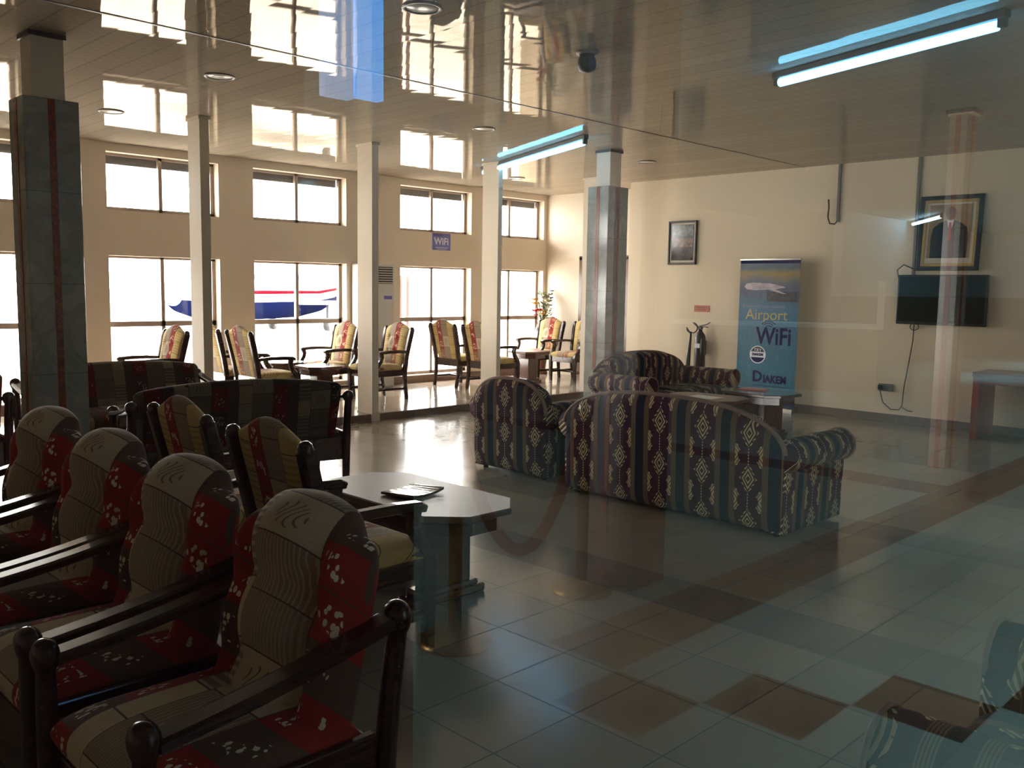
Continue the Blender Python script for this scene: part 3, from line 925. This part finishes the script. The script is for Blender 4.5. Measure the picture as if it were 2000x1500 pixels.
# conduits
m = MB().box(XR - .028, XR - .001, 5.21, 5.24, 2.44, ZC)
cd_ = tag(m.build('cable_conduit', M['greyplastic']), 'short grey cable conduit ending in a loose cable on right wall', 'conduit')
MB().tube([(XR - .02, 5.225, 2.45), (XR - .04, 5.25, 2.41), (XR - .05, 5.31, 2.42), (XR - .045, 5.34, 2.50), (XR - .04, 5.335, 2.62), (XR - .05, 5.34, 2.72)], .009, 6).build('loose_cable', M['cable'], cd_)
m = MB().box(XR - .028, XR - .001, 4.24, 4.27, 1.78, ZC)
tag(m.build('cable_conduit', M['greyplastic']), 'long thin cable conduit from ceiling down past the portrait', 'conduit')
m = MB().tube([(XR - .03, 4.25, 1.85), (XR - .04, 4.36, 1.90), (XR - .05, 4.43, 1.84), (XR - .05, 4.41, 1.74)], .008, 6)
tag(m.build('aerial_cable', M['cable']), 'black cable looping beside the upper left corner of television', 'cable')

def picture(name, loc, hy, hz, fw, label, mats, lean=0.0):
    r = empty(name, loc, 0, label, 'picture'); r.rotation_euler = (0, lean, 0)
    f = MB()
    for a, b, c, d in ((-hy, hy, hz - fw, hz), (-hy, hy, -hz, -hz + fw), (-hy, -hy + fw, -hz, hz), (hy - fw, hy, -hz, hz)):
        f.box(-.03, 0, a, b, c, d, .006)
    f.build('frame', mats[0], r)
    MB().box(-.012, -.004, -hy + fw * .8, hy - fw * .8, -hz + fw * .8, hz - fw * .8).build('mount', M['mount'], r)
    return r
# portrait
r = picture('framed_portrait', (XR - .03, 3.865, 2.255), .345, .43, .05, 'large framed portrait of a person in a dark suit above the television', (M['darkframe'],), math.radians(4))
g = MB(); hy, hz, w = .297, .382, .036
for a, b, c, d in ((-hy, hy, hz - w, hz), (-hy, hy, -hz, -hz + w), (-hy, -hy + w, -hz, hz), (hy - w, hy, -hz, hz)):
    g.box(-.024, -.006, a, b, c, d, .004)
g.build('gilt_border', M['gold'], r)
MB().box(-.0140, -.0118, -.235, .235, -.285, .325).build('print', simple('portrait_backdrop', (.34, .22, .12), .3, vary=.3, vscale=6), r)
def disc(cy, cz, ry, rz_, n=28): return [(cy + ry * cos(2 * PI * k / n), cz + rz_ * sin(2 * PI * k / n)) for k in range(n)]
body = [(-.20, -.285), (-.205, -.06), (-.185, .06), (-.12, .115), (-.045, .145), (.045, .145), (.12, .115), (.185, .06), (.205, -.06), (.20, -.285)]
MB().prism(body, 'x', -.0158, -.0142).build('suit', M['suit'], r)
MB().prism([(-.04, .15), (.04, .15), (.0, -.02)], 'x', -.0168, -.016).build('shirt', M['shirt'], r)
MB().prism([(-.012, .12), (.012, .12), (.02, -.06), (0, -.10), (-.02, -.06)], 'x', -.0176, -.017).build('tie', M['redtie'], r)
MB().prism(disc(0, .225, .058, .078), 'x', -.0172, -.0146).build('head', M['skinp'], r)
# small picture
r = picture('framed_photograph', (XR - .005, 7.525, 2.235), .24, .31, .028, 'black-framed photograph on the right wall near the marble pillar', (M['darkframe'],))
MB().box(-.0155, -.0122, -.185, .185, -.25, .255).build('print', simple('dark_photo_print', (.06, .05, .045), .12, vary=.9, vscale=9), r)
MB().box(-.0165, -.0155, -.17, .15, -.06, .06).build('figures', simple('warm_photo_print', (.22, .12, .08), .12, vary=.8, vscale=18), r)
MB().box(-.0165, -.0155, -.18, .18, .10, .245).build('scenery', simple('grey_photo_print', (.16, .17, .15), .12, vary=.8, vscale=22), r)
# red notice
r = empty('notice_sign', (XR - .001, 7.17, 1.305), 0, 'small orange-red notice plate on the wall beside the banner', 'sign')
MB().box(-.008, 0, -.125, .125, -.045, .045, .003).build('plate', M['signred'], r)
MB().box(-.0095, -.008, -.09, .09, .008, .018).box(-.0095, -.008, -.07, .08, -.02, -.01).build('lettering', M['darkframe'], r)

# fire extinguisher
r = empty('fire_extinguisher', (XR - .12, 7.10, .46), 0, 'black fire extinguisher with horn hanging on the right wall', 'fire extinguisher')
MB().lathe([(.02, 0), (.072, .01), (.078, .03), (.078, .42), (.070, .47), (.045, .51), (.028, .53), (.026, .56)], n=24).build('cylinder', M['blackmetal'], r)
MB().box(-.079, -.074, -.045, .045, .30, .36).build('label_plate', M['paper'], r)
v = MB().box(-.025, .025, -.025, .025, .555, .60, .006)
v.beam([(0, .02, .60), (0, -.10, .63), (0, -.15, .66)], .022, .014); v.beam([(0, .02, .585), (0, -.06, .595), (0, -.12, .59)], .022, .012)
v.build('valve_handle', M['blackmetal'], r)
h = MB().tube([(-.01, .03, .58)] + [(-.02, .13 + .09 * cos(t), .575 + .075 * sin(t)) for t in [math.radians(a) for a in range(0, 361, 20)]][5:] + [(-.02, .16, .50)], .010, 8)
h.build('hose', M['blackmetal'], r)
MB().tube([(-.02, .145, .52), (-.02, .150, .42), (-.02, .165, .25), (-.02, .18, .06), (-.02, .185, -.02)], [.014, .018, .026, .036, .042], 14).build('horn', M['blackmetal'], r)
MB().box(.078, .119, -.03, .03, .20, .40, .004).build('wall_bracket', M['blackmetal'], r)

# roll-up banner
def banner_mat():
    m, nt, p = new_mat('printed_banner')
    x, y, z, vec = coords(nt)
    n = noise(vec, 3.0, 4)
    t = z + n * .12
    r = nt.nodes.new('ShaderNodeValToRGB'); e = r.color_ramp.elements
    e[0].position = .0; e[0].color = (.001, .075, .14, 1); e[1].position = 1.0; e[1].color = (.10, .13, .17, 1)
    for pos, c in ((.30, (.002, .13, .21)), (.55, (.003, .11, .20)), (.70, (.04, .15, .25)), (.80, (.06, .08, .14)), (.86, (.09, .11, .17)), (.93, (.32, .22, .05)), (.965, (.08, .12, .16))):
        q = e.new(pos); q.color = (*c, 1)
    nt.links.new((t * .5).k, r.inputs[0])
    st = noise(combine(x * 2, y * 6.0, z * 1.5), 2.0, 3, .6, 2.0)
    c = mix(st.between(.56, .64) * .35, r.outputs[0], (.06, .20, .30))
    nt.links.new(c, p.inputs['Base Color']); p.inputs['Roughness'].default_value = .35
    return m
BX, BY = 10.76, 6.03
r = empty('rollup_banner', (BX, BY, 0), 0, 'blue roll-up advertising banner standing by the right wall', 'banner')
MB().box(-.003, .003, -.43, .43, .24, 1.965).build('print', banner_mat(), r)
MB().box(-.0032, .0032, -.43, .43, .075, .24).build('footer_band', M['navy'], r)
MB().box(-.0034, .0034, -.43, .43, 1.925, 1.965).build('header_band', M['navy'], r)
MB().box(-.012, .012, -.44, .44, 1.962, 1.99, .005).build('top_rail', M['steel'], r)
MB().prism([(-.10, 0), (.08, 0), (.07, .06), (.03, .085), (-.03, .085), (-.085, .05)], 'y', -.45, .45).build('base_cassette', M['steel'], r)
MB().tube([(.02, 0, .08), (.012, 0, 1.97)], .010, 8).build('support_pole', M['steel'], r)
e = -.0042
lettering('Freetown International', .066, M['greyprint'], WALL_R, (e, .06, 1.365), r)
lettering('Airport', .20, M['goldprint'], WALL_R, (e, .02, 1.25), r)
lettering('WiFi', .31, M['navy'], WALL_R, (e, -.10, .965), r, bold=.007, xs=.84)
lettering('D', .20, M['navy'], WALL_R, (e, .115, .43), r, bold=.006)
lettering('IAKEM', .135, M['navy'], WALL_R, (e, -.14, .405), r, bold=.006, xs=.88)
lettering('D', .20, M['navy'], WALL_R, (e, .135, .345), r, bold=.006) if False else None
lettering('669 168', .06, M['greyprint'], WALL_R, (e, -.24, .16), r)
lettering('Your Internet Solution', .042, M['greyprint'], WALL_R, (e, -.17, .262), r) if False else None
MB().box(e - .0008, e, -.36, .18, .312, .318).build('rule', M['navy'], r)
arcs = MB()
for rad in (.05, .085, .12):
    pts = [(e, -.02 + rad * cos(a), 1.075 + rad * .8 * sin(a)) for a in [math.radians(q) for q in range(35, 146, 10)]]
    arcs.tube(pts, [(.0006, .012)] * len(pts) if False else .006, 6)
arcs.build('signal_mark', M['navy'], r)
bd = MB().prism(disc(.12, .725, .118, .118, 36), 'x', e - .001, e)
bd.build('badge', M['whiteprint'], r)
MB().prism([(.12 + .105 * cos(a), .725 + .105 * sin(a)) for a in [math.radians(q) for q in range(20, 161, 7)]], 'x', e - .002, e - .001).build('badge_top', M['darkframe'], r)
MB().prism([(.12 + .105 * cos(a), .725 + .105 * sin(a)) for a in [math.radians(q) for q in range(200, 341, 7)]], 'x', e - .002, e - .001).build('badge_foot', M['navy'], r)
lettering('TRY', .062, M['whiteprint'], WALL_R, (e - .0028, .12, .783), r)
lettering('DIAKEM', .046, M['navy'], WALL_R, (e - .0028, .12, .726), r, bold=.002)
# airliner printed on the banner
pl = MB().prism([(.36, 1.62), (.33, 1.66), (.24, 1.675), (-.02, 1.665), (-.20, 1.63), (-.24, 1.615), (-.10, 1.59), (.20, 1.575), (.32, 1.585)], 'x', e - .001, e)
pl.prism([(.06, 1.60), (-.06, 1.60), (-.26, 1.53), (-.20, 1.53)], 'x', e - .002, e - .001)
pl.build('printed_airliner', simple('airliner_print', (.50, .42, .46), .4, vary=.4, vscale=9), r)
MB().box(e - .0008, e, -.41, .02, 1.43, 1.56).build('printed_terminal', simple('terminal_print', (.035, .04, .05), .4, vary=.8, vscale=16), r)

# wifi poster on the window wall
r = empty('wall_poster', (9.20, YW - .001, 2.25), 0, 'small blue wifi poster stuck on the window wall', 'poster')
MB().box(-.185, .185, -.003, 0, -.13, .13).build('sheet', M['stickerblue'], r)
lettering('WiFi', .15, M['whiteprint'], WALL_B, (0, -.0042, .0), r, bold=.004)
lettering('DIAKEM', .05, M['darkframe'], WALL_B, (-.07, -.0042, .10), r)
MB().box(-.12, .14, -.0045, -.003, -.095, -.085).box(-.09, .10, -.0045, -.003, -.115, -.108).build('small_print', M['whiteprint'], r)

# floor-standing air conditioner
r = empty('air_conditioner', (7.78, YW - .17, ZP), 0, 'white floor-standing air conditioner behind the middle white column', 'air conditioner')
MB().box(-.27, .27, -.15, .15, 0, 1.78, .02).build('body', M['whiteplastic'], r)
MB().box(-.23, .23, -.156, -.14, 1.50, 1.74).build('grille', M['grille'], r)
for k in range(7):
    MB().box(-.23, .23, -.166, -.150, 1.51 + k * .034, 1.522 + k * .034).build('louver', M['whiteplastic'], r)
MB().box(.08, .22, -.154, -.149, 1.28, 1.33).build('display', M['stickerblue'], r)
MB().box(-.22, .22, -.156, -.149, .10, .55).build('intake_panel', M['whiteplastic'], r)

# flower bouquet in a tall vase
r = empty('flower_vase', (11.33, 10.62, ZP), 0, 'bouquet of white, yellow and red flowers in the far corner', 'flowers')
MB().lathe([(.10, 0), (.11, .03), (.07, .10), (.10, .30), (.14, .55), (.11, .78), (.07, .88), (.09, .93)], n=24).build('vase', M['vase'], r)
def blob_cluster(name, mat, pts, rr):
    m = MB()
    for (x, y, z) in pts:
        s = rr * random.uniform(.8, 1.2)
        for k in range(6):
            a = 2 * PI * k / 6 + random.random()
            d = Vector((cos(a), sin(a), .5)).normalized()
            c = Vector((x, y, z)) + d * s * .5
            n1 = d; n2 = d.cross(Vector((0, 0, 1))).normalized(); n3 = n1.cross(n2)
            rings = []
            for q, (t, w) in enumerate(((-.6, .1), (-.2, .75), (.3, 1.0), (.7, .55), (.85, .1))):
                rings.append([c + n1 * t * s * .8 + (n2 * cos(b) * w + n3 * sin(b) * w * .4) * s * .55 for b in [2 * PI * j / 7 for j in range(7)]])
            m.ring_loft(rings)
    return m.build(name, mat, r)
blob_cluster('white_blossom', M['petalw'], [(.02, -.05, 1.30), (.06, -.08, 1.24), (.0, -.02, 1.37), (.07, 0, 1.33)], .075)
blob_cluster('yellow_blossom', M['petaly'], [(-.16, -.08, 1.08), (-.13, -.12, 1.03), (-.20, -.02, 1.20), (-.21, -.02, 1.27), (-.06, -.10, 1.07)], .062)
blob_cluster('red_blossom', M['petalr'], [(-.24, -.05, 1.08), (-.23, -.06, 1.01), (-.19, -.1, 1.10)], .055)
blob_cluster('purple_blossom', M['petalb'], [(.15, -.02, 1.25), (.19, -.02, 1.30), (.20, 0, 1.36), (.12, -.08, 1.18), (.21, -.02, 1.42)], .04)
lf = MB()
for k in range(150):
    a = random.uniform(0, 2 * PI); rr = random.uniform(.03, .18); z = random.uniform(.95, 1.38)
    c = Vector((rr * cos(a) + .03, rr * sin(a) * .7 - .03, z)); d = Vector((cos(a), sin(a), random.uniform(-.2, .9))).normalized()
    s = d.cross(Vector((0, 0, 1))).normalized(); L = random.uniform(.06, .11)
    lf.add([c, c + d * L * .5 + s * L * .22, c + d * L, c + d * L * .5 - s * L * .22], [(0, 1, 2, 3)])
lf.build('leaves', M['leafg'], r)
st = MB()
for k in range(9):
    a = 2 * PI * k / 9
    st.tube([(0, 0, .85), (.05 * cos(a), .05 * sin(a), 1.02), (.14 * cos(a), .10 * sin(a), 1.22)], .005, 5)
st.build('stems', M['leafg'], r)

# ------------------------------------------------------------------ ceiling things
for x, y, lab in [(3.42, 4.20, 'round ceiling downlight nearest the viewer'), (3.46, 6.72, 'round ceiling downlight behind the first white column top'),
                  (3.46, 8.86, 'round ceiling downlight above the left platform chairs'), (6.37, 6.83, 'round ceiling downlight left of the farther fluorescent lamp'),
                  (9.30, 6.98, 'round ceiling downlight near the right wall beyond the marble pillar'), (9.48, 9.44, 'round ceiling downlight in the far corner over the platform')]:
    r = empty('downlight', (x, y, ZC), 0, lab, 'ceiling light', 'recessed round downlights')
    MB().lathe([(.115, 0), (.118, -.005), (.112, -.010), (.100, -.009), (.097, 0)], n=32).build('trim_ring', M['alu'], r)
    MB().lathe([(.096, -.001), (.094, -.004), (.02, -.006)], n=28).build('lamp_glass', M['lampglass'], r)
r = empty('smoke_detector', (4.80, 4.13, ZC), 0, 'dark dome hanging from the ceiling between the two fluorescent lamps', 'detector')
MB().lathe([(.05, 0), (.055, -.02), (.05, -.03), (.062, -.05), (.065, -.09), (.055, -.12), (.02, -.135)], n=24).build('dome', M['grille'], r)
MB().lathe([(.075, 0), (.075, -.012), (.05, -.02)], n=24).build('base', M['greyplastic'], r)

def tube_lamp(ax, ay, bx, by, lab, mat, z=ZC - .002, name='fluorescent_lamp', grp='bare fluorescent tube lamps'):
    a, b = Vector((ax, ay)), Vector((bx, by)); c = (a + b) / 2; d = b - a; L = d.length
    r = empty(name, (c.x, c.y, z), math.atan2(d.y, d.x), lab, 'ceiling lamp', grp)
    MB().box(-L / 2 - .06, L / 2 + .06, -.028, .028, -.045, 0, .006).build('batten', M['darkcap'], r)
    MB().tube([(-L / 2, 0, -.075), (L / 2, 0, -.078)], .030, 14).build('tube', mat, r)
    for s in (-1, 1):
        MB().box(s * (L / 2 + .03) - .022, s * (L / 2 + .03) + .022, -.022, .022, -.095, -.04, .006).build('lamp_holder', M['grille'], r)
    return r
tube_lamp(6.15, 3.43, 5.66, 1.82, 'glowing blue-white fluorescent lamp at upper right, nearest the viewer', M['tube'])
tube_lamp(8.33, 8.92, 7.30, 6.30, 'glowing blue-white fluorescent lamp farther away near the middle', M['tube'])

# ------------------------------------------------------------------ lobby mirrored in the glass
def stanchion(x, y, lab):
    r = empty('rope_stanchion', (x, y, 0), 0, lab, 'stanchion', 'rope stanchions in the lobby')
    MB().lathe([(.16, 0), (.165, .012), (.15, .03), (.06, .045), (.035, .06)], n=32).build('base', M['brass'], r)
    MB().lathe([(.030, .05), (.030, .90), (.036, .91), (.036, .93)], n=20).build('post', M['brass'], r)
    MB().lathe([(.04, .93), (.046, .95), (.04, .985), (.02, 1.0), (.004, 1.003)], n=20).build('finial', M['steel'], r)
    return r
stanchion(3.47, -2.86, 'brass rope stanchion mirrored in the glass beside the kilim sofa')
stanchion(2.53, -2.78, 'brass rope stanchion mirrored in the glass below the octagonal table')
pts = []
for i in range(25):
    t = i / 24
    pts.append((3.435 + (2.565 - 3.435) * t, -2.86 + .08 * t, .88 - .56 * (1 - (2 * t - 1) ** 2)))
tag(MB().tube(pts, .03, 12).build('barrier_rope', M['rope']), 'thick brown rope sagging between the mirrored stanchions', 'rope')
r = empty('service_counter', (13.4, -7.8, 0), math.radians(-111), 'white service counter mirrored faintly over the right wall', 'counter')
MB().box(-2.1, 2.1, -.3, .3, 1.0, 1.07, .01).build('worktop', M['counter'], r)
MB().box(-2.05, 2.05, -.25, .25, 0, 1.0).build('front_panel', M['lobbytan'], r)
MB().box(-2.1, -2.0, -.06, .06, 1.07, 1.75).build('end_post', M['counter'], r)
tube_lamp(18.6, -6.70, 20.2, -7.85, 'fluorescent lamp mirrored in blue streaks beside the portrait', M['tubel'], grp=None)
r = empty('hanging_sign', (2.78, -3.9, 2.5), 0, 'blue backlit hanging sign mirrored on the ceiling at top', 'sign')
MB().box(-.18, -.01, -.03, .03, 0, ZC - 2.502, .004).build('pale_panel', M['palesign'], r)
MB().box(.0, .18, -.03, .03, .02, ZC - 2.502, .004).build('blue_panel', M['bluesign'], r)

# ------------------------------------------------------------------ outside
struct('ground', MB().box(-60, 90, YW + .25, 160, -.45, -.3), M['concrete'])
def aircraft(loc, rz, label, L=26.0, R=1.7):
    r = empty('airliner', loc, rz, label, 'aircraft')
    def ring(x, ra, zc, n=28): return [(x, ra * cos(2 * PI * k / n), zc + ra * sin(2 * PI * k / n)) for k in range(n)]
    st = [(0, .05, -.4), (.4, .5, -.35), (1.2, 1.0, -.2), (2.6, 1.45, -.05), (4.5, R, 0), (12.5, R, 0), (15, R * .97, .18), (18, R * .86, .75), (21, R * .64, 1.5), (24, R * .38, 2.3), (26, .12, 2.8)]
    MB().ring_loft([ring(a, b, c) for a, b, c in st]).build('fuselage', M['airwhite'], r)
    def belly(x, ra, zc): return [(x, (ra + .02) * cos(a), zc + (ra + .02) * sin(a)) for a in [math.radians(q) for q in range(205, 336, 10)]]
    MB().ring_loft([belly(a, b, c) for a, b, c in st[1:-1]], closed=False, caps=False).build('belly_band', M['airnavy'], r)
    for s in (-1, 1):
        def stripe(x, ra, zc, lo, hi): return [(x, s * (ra + .025) * cos(a), zc + (ra + .025) * sin(a)) for a in [math.radians(q) for q in (lo, (lo + hi) / 2, hi)]]
        MB().ring_loft([stripe(a, b, c, -10, -4) for a, b, c in st[3:-1]], closed=False, caps=False).build('red_stripe', M['airred'], r)
        w = MB()
        for k in range(26):
            x = 4.5 + k * .5
            ra, zc = R, 0
            if x > 12.5: continue
            for a0, a1 in ((14, 24),):
                p = [(x + dx, s * (ra + .03) * cos(math.radians(a)), zc + (ra + .03) * sin(math.radians(a))) for dx, a in ((0, a0), (.24, a0), (.24, a1), (0, a1))]
                w.add(p, [(0, 1, 2, 3)])
        w.build('cabin_windows', M['airgrey'], r)
        MB().prism([(10, s * 1.2), (14, s * 1.2), (16.5, s * 12.0), (15.2, s * 12.0)], 'z', -.9, -.72).build('wing', M['airwhite'], r)
        MB().prism([(22.5, s * .4), (25.3, s * .3), (26.5, s * 4.5), (25.4, s * 4.5)], 'z', 2.3, 2.4).build('tailplane', M['airwhite'], r)
    MB().prism([(16, 2.0), (20.5, 3.6), (23.5, 7.6), (25.8, 7.6), (25.6, 3.0), (20, 2.2)], 'y', -.12, .12).build('tail_fin', M['airnavy'], r)
    g = MB()
    for x, y in ((3.2, 0), (13.4, 1.8), (13.4, -1.8)):
        g.tube([(x, y, -.8), (x, y, -2.2)], .08, 8); g.tube([(x, y - .12, -2.15), (x, y + .12, -2.15)], .38, 16)
    g.build('landing_gear', M['airgrey'], r)
    return r
AP = aircraft((10.9, 24.4, 1.43), math.radians(32), 'parked white airliner with navy belly seen through the second window')
AP.scale = (.6, .6, .6)
o = MB().box(13.6, 22, 13.2, 13.5, -.3, 5.2).prism([(13.2, 4.0), (11.8, 3.1), (11.8, 3.0), (13.2, 3.8)], 'x', 13.6, 22).build('outbuilding', M['outwall'])
tag(o, 'beige outbuilding with sloping canopy seen through the corner window', 'building')
for k, x in enumerate((9.95, 10.10, 10.26)):
    tag(MB().box(x, x + .05, 13.0, 13.05, -.3, 1.75).build('steel_post', M['rust']), 'rusty steel post seen through the third lower window', 'post', 'rusty posts outside third window')

# ------------------------------------------------------------------ light
def light(name, kind, loc, rot, energy, color=(1, 1, 1), **k):
    l = bpy.data.lights.new(name, kind); l.energy = energy; l.color = color
    for a, b in k.items(): setattr(l, a, b)
    o = bpy.data.objects.new(name, l); C.objects.link(o); o.location = loc; o.rotation_euler = rot
    return o
light('sun', 'SUN', (0, 0, 20), (math.radians(38), 0, math.radians(25)), 14.0, (1, .94, .84), angle=.01)
for x, y, e_ in ((3.2, -1.6, 1.5), (6.0, -1.8, 1.0), (8.8, -1.8, .8), (4.5, -4.3, 1.1), (8.0, -4.6, 1.1), (12.5, -2.5, 1.6), (13.4, -7.0, 5), (18.5, -5.5, 9), (22.5, -5.5, 9), (12.0, -5.0, 1.4)):      # added fill lamps without fittings, shining down to brighten the mirrored lobby
    l = light('lobby_fill_light', 'AREA', (x, y, ZC - .02), (0, 0, 0), e_, (.58, .90, 1.0), shape='RECTANGLE', size=1.2, size_y=.3)
    l.data.spread = math.radians(62)
w = bpy.data.worlds.new('sky'); bpy.context.scene.world = w; w.use_nodes = True
bg = w.node_tree.nodes['Background']; bg.inputs[0].default_value = (1.0, .955, .905, 1); bg.inputs[1].default_value = 16.0
for a, b in WIN:      # daylight portals at the windows
    for z0, z1 in ((ZS, ZL1), (ZU0, ZU1)):
        l = light('window_portal', 'AREA', ((a + b) / 2, YW + .21, (z0 + z1) / 2), (math.radians(-90), 0, 0), 1.0, shape='RECTANGLE', size=b - a, size_y=z1 - z0)
        l.data.cycles.is_portal = True

# ------------------------------------------------------------------ camera and view
sc_ = bpy.context.scene
cd = bpy.data.cameras.new('camera'); cam = bpy.data.objects.new('camera', cd); C.objects.link(cam)
yaw, pit, rol = 7.85387165e-01, -1.05811947e-01, 1.55686718e-02
f = Vector((sin(yaw) * cos(pit), cos(yaw) * cos(pit), sin(pit)))
rt = Vector((cos(yaw), -sin(yaw), 0)); up = rt.cross(f)
r2 = rt * cos(rol) + up * sin(rol); u2 = -rt * sin(rol) + up * cos(rol)
cam.matrix_world = Matrix(((r2.x, u2.x, -f.x, 0), (r2.y, u2.y, -f.y, 0), (r2.z, u2.z, -f.z, 1.55), (0, 0, 0, 1)))
cd.sensor_fit = 'HORIZONTAL'; cd.sensor_width = 36; cd.lens = 36 * 1760.2 / 2000
cd.clip_start = .005; cd.clip_end = 500
sc_.camera = cam
vs = sc_.view_settings
vs.view_transform = 'Standard'; vs.look = 'None'; vs.gamma = 1.0; vs.exposure = 0.5; vs.use_curve_mapping = False
sc_.cycles.max_bounces = 10; sc_.cycles.transparent_max_bounces = 16
sc_.cycles.sample_clamp_indirect = 8.0
